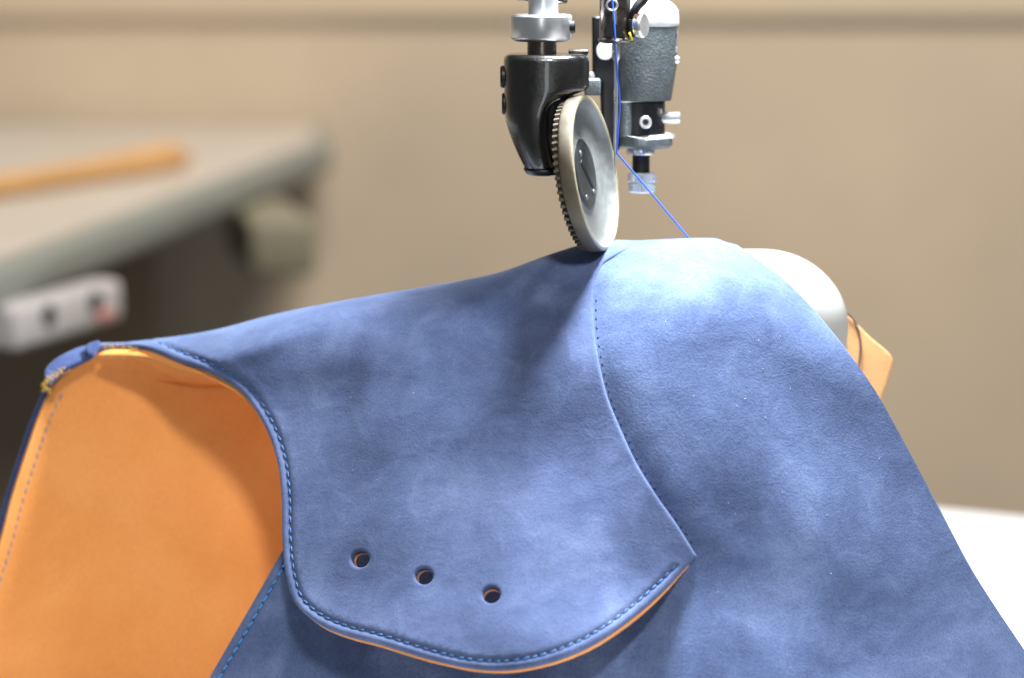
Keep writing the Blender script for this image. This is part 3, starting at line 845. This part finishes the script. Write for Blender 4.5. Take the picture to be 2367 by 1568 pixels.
for i in range(len(hts)-1):
    for k in range(nk*2):
        k2 = (k+1) % (nk*2); F_.append((i*nk*2+k, i*nk*2+k2, (i+1)*nk*2+k2, (i+1)*nk*2+k))
F_.append(tuple(range(nk*2))[::-1]); F_.append(tuple(range((len(hts)-1)*nk*2, len(hts)*nk*2)))
mesh_obj('knurled_end', V_, F_, CAPW, rh, smooth=False)
for xs, ys, r in ((1652, 146, 9), (1646, 120, 12)):
    lathe_obj('side_screw', [(0.5, -8), (r, -8), (r, 2), (r*0.7, 6), (0.5, 7.5)], S(xs, ys, YR-25), X, STEEL, rh, 20)
lathe_obj('side_hole', [(0.5, 0), (8, 0.2), (9, 2), (7, 3), (0.5, 2.6)], S(1646, 86, YR-40), np.array([0.8, -0.6, 0]), SOCK, rh, 20)

# thread
tp = [S(x, y, Yd) for x, y, Yd in ((1492, -90, YN-44), (1495, 0, YN-44), (1499, 50, YN-44), (1502, 100, YN-40), (1505, 150, YN-16), (1508, 190, YN-10), (1512, 225, YN-8), (1513, 262, YN-8), (1510, 305, YN-7), (1507, 345, YN-7), (1506, 374, YN-8))]
tp2 = [S(1506, 374, YN-8), S(1512, 381, YN-7), S(1600, 484, YN+20), S(1688, 590, YN+48)]
path = np.concatenate([cr(tp, 6*U), cr(tp2, 10*U)[1:]])
v_, f_ = tube(path, 2.1*U, 8)
th = mesh_obj('thread', v_, f_, THREAD_R, origin=S(1506, 374, YN))
tag(th, 'taut blue sewing thread running through the needle to the suede', 'thread')

# ------------------------------------------------------------------ white post under the work, machine table
zt = atz(2180, 1172, 0)[2]
ztab = at(2180, 1172, 0.27)[2]
def rrect(cx, cy, hw, hd, r, z, n=12):
    o = []
    for sx, sy, a0 in ((1, 1, 0), (-1, 1, 90), (-1, -1, 180), (1, -1, 270)):
        for k in range(n):
            a = math.radians(a0 + 90*k/(n-1))
            o.append((cx + sx*(hw-r) + r*math.cos(a), cy + sy*(hd-r) + r*math.sin(a), z))
    return o
pc = at(1690, 578, 255*U)
ptop = pc[2]; pR = at(1957, 740, 255*U)[0]; pL = at(1430, 740, 255*U)[0]
V_, F_ = [], []
RB = 205*U; RBZ = 180*U
secs = []
for k in range(15):
    a = math.pi/2*k/14
    secs.append((ptop - RBZ*(1-math.sin(a)), RB*(1-math.cos(a))))
secs = [(ztab, 0)] + secs
# top is slightly domed
hw, hd = (pR-pL)/2, 125*U
for z, ins in secs:
    V_ += rrect((pR+pL)/2, 255*U, hw-ins, hd-ins*0.55, max(100*U-ins*0.45, 8*U), z)
n_ = 48
for i in range(len(secs)-1):
    for k in range(n_):
        k2 = (k+1) % n_; F_.append((i*n_+k, i*n_+k2, (i+1)*n_+k2, (i+1)*n_+k))
F_.append(tuple(range((len(secs)-1)*n_, len(secs)*n_)))
F_.append(tuple(range(n_))[::-1])
post = mesh_obj('machine_post', V_, F_, WHITEP, origin=((pR+pL)/2, 255*U, ztab))
tag(post, 'glossy white post bed with rounded top under the blue suede', 'sewing machine post')

tf1 = atz(2120, 1166, ztab); tf2 = atz(2480, 1199, ztab)
dv = (tf2-tf1)/np.linalg.norm(tf2-tf1)
pd = np.array([dv[1], -dv[0], 0])
tcx = tf1 + dv*0.10 + pd*0.20 - Z*0.012
tabl = bevbox('machine_table', tcx, (0.62, 0.40, 0.024), WTABLE, None, 0.004, axes=[dv, -pd, Z], origin=tcx)
tag(tabl, 'white laminate machine table at the lower right', 'table')

# ------------------------------------------------------------------ background: wall, bench and what is on and under it
YW = 1.06
wz0 = at(0, 2600, YW)[2]; wz1 = at(0, -1200, YW)[2]
wall = mesh_obj('wall', [(-1.6, YW, wz0), (1.9, YW, wz0), (1.9, YW, wz1), (-1.6, YW, wz1), (-1.6, YW+0.05, wz0), (1.9, YW+0.05, wz0), (1.9, YW+0.05, wz1), (-1.6, YW+0.05, wz1)],
                [(0, 1, 2, 3), (7, 6, 5, 4), (0, 4, 5, 1), (3, 2, 6, 7), (0, 3, 7, 4), (1, 5, 6, 2)], WALL, smooth=False)
wall['kind'] = 'structure'
jz = at(0, 32, YW-0.01)[2]
bevbox('joint_strip', (0.15, YW-0.0015, jz), (3.4, 0.006, 0.009), TRIM, wall, 0.002)

HB = 0.12
zb = CAM[2] - HB
FR = atz(766, 332, zb); FL = atz(-260, 724, zb); BR = atz(742, 300, zb)
ex = (FR-FL); ex[2] = 0; ex /= np.linalg.norm(ex)
BY = YW - 0.012
BR = FR + np.array([0.0, 0, 0]); BR[1] = BY; BR[0] = FR[0] - 0.01
BL = np.array([FL[0]-0.25, BY, zb]); FL2 = FL - ex*0.25
bench = thing('workbench', (FR + FL)/2, 'beige topped workbench with thick grey edge against the wall', 'workbench')
th_ = 0.0165
def slab(name, poly, z1, z0, mat, parent, bev):
    bm = bmesh.new()
    vs = [bm.verts.new((p[0], p[1], z1)) for p in poly]; f = bm.faces.new(vs)
    r = bmesh.ops.extrude_face_region(bm, geom=[f])
    for v in [g for g in r['geom'] if isinstance(g, bmesh.types.BMVert)]: v.co.z = z0
    bmesh.ops.recalc_face_normals(bm, faces=list(bm.faces))
    if bev: bmesh.ops.bevel(bm, geom=list(bm.edges), offset=bev, segments=4, profile=0.5, affect='EDGES')
    bm.verts.index_update()
    V = [tuple(v.co) for v in bm.verts]; Fc = [[v.index for v in f.verts] for f in bm.faces]; bm.free()
    return sharp(mesh_obj(name, V, Fc, mat, parent), 40)
slab('bench_edge', [FL2, FR, BR, BL], zb, zb-th_, BENCHEDGE, bench, 0.004)
inn = np.array([-ex[1], ex[0], 0])
slab('bench_top', [FL2 + inn*0.008, FR + inn*0.008 - ex*0.008, BR + np.array([-0.01, -0.002, 0]), BL + np.array([0.01, -0.002, 0])], zb+0.003, zb-0.002, BENCHTOP, bench, 0.001)
# added dark panel; its colour stands in for shade below the top
pa = FL2 + inn*0.06; pb_ = FR + inn*0.06 - ex*0.17
slab('shade_panel', [pa, pb_, pb_ + inn*0.02, pa + inn*0.02], zb-th_-0.001, zb-0.5, BENCHSHADE, bench, 0)
# drawer box under the far end
bx = at(618, 575, 0); bdist = 1.62
bc = at(622, 575, 0.74)
bevbox('under_box', (bc[0], bc[1], zb-th_-0.014), (0.032, 0.12, 0.027), BOXG, bench, 0.003, axes=[np.array([0.93, 0.2, 0])/np.linalg.norm([0.93, 0.2]), np.array([-0.2, 0.93, 0])/np.linalg.norm([0.93, 0.2]), Z])

# wooden handle on the bench
ws = atz(-160, 458, zb+0.008); we = atz(425, 362, zb+0.009)
dr = we-ws; Lw = np.linalg.norm(dr); tt = np.linspace(0, 1, 24)
rad_ = np.interp(tt, [0, 0.6, 0.9, 0.97, 1.0], [0.0052, 0.006, 0.0082, 0.0075, 0.004])
v_, f_ = tube(np.array([ws + dr*t for t in tt]), rad_, 18)
wd = mesh_obj('wooden_handle', v_, f_, WOOD, origin=ws)
tag(wd, 'honey-coloured wooden stick lying on the workbench', 'wooden stick')

# power strip hanging under the bench edge
p0 = at(4, 760, 0.36); p1 = at(250, 690, 0.43)
ax = p1-p0; La = np.linalg.norm(ax); ax /= La
fn = np.cross(ax, Z); fn /= np.linalg.norm(fn)
if fn[1] > 0: fn = -fn
uz = np.cross(ax, fn); uz = uz if uz[2] > 0 else -uz
pcn = (p0+p1)/2
strip = thing('power_strip', pcn, 'white power strip with two black sockets under the workbench edge', 'power strip')
bevbox('case', pcn, (La, 0.014, 0.0165), STRIPW, strip, 0.003, axes=[ax, fn, uz])
for px, py in ((74, 728), (180, 676)):
    f_ = (px-8)/240.0
    c_ = p0 + ax*La*f_ + fn*0.0064 + uz*0.002
    lathe_obj('socket', [(0.5, 0), (44, 0), (46, 6), (43, 12), (0.5, 10)], c_, fn, SOCK, strip, 24)
bevbox('switch', p0 + ax*La*0.80 + fn*0.0072 - uz*0.004, (0.011, 0.003, 0.004), REDP, strip, 0.001, axes=[ax, fn, uz])
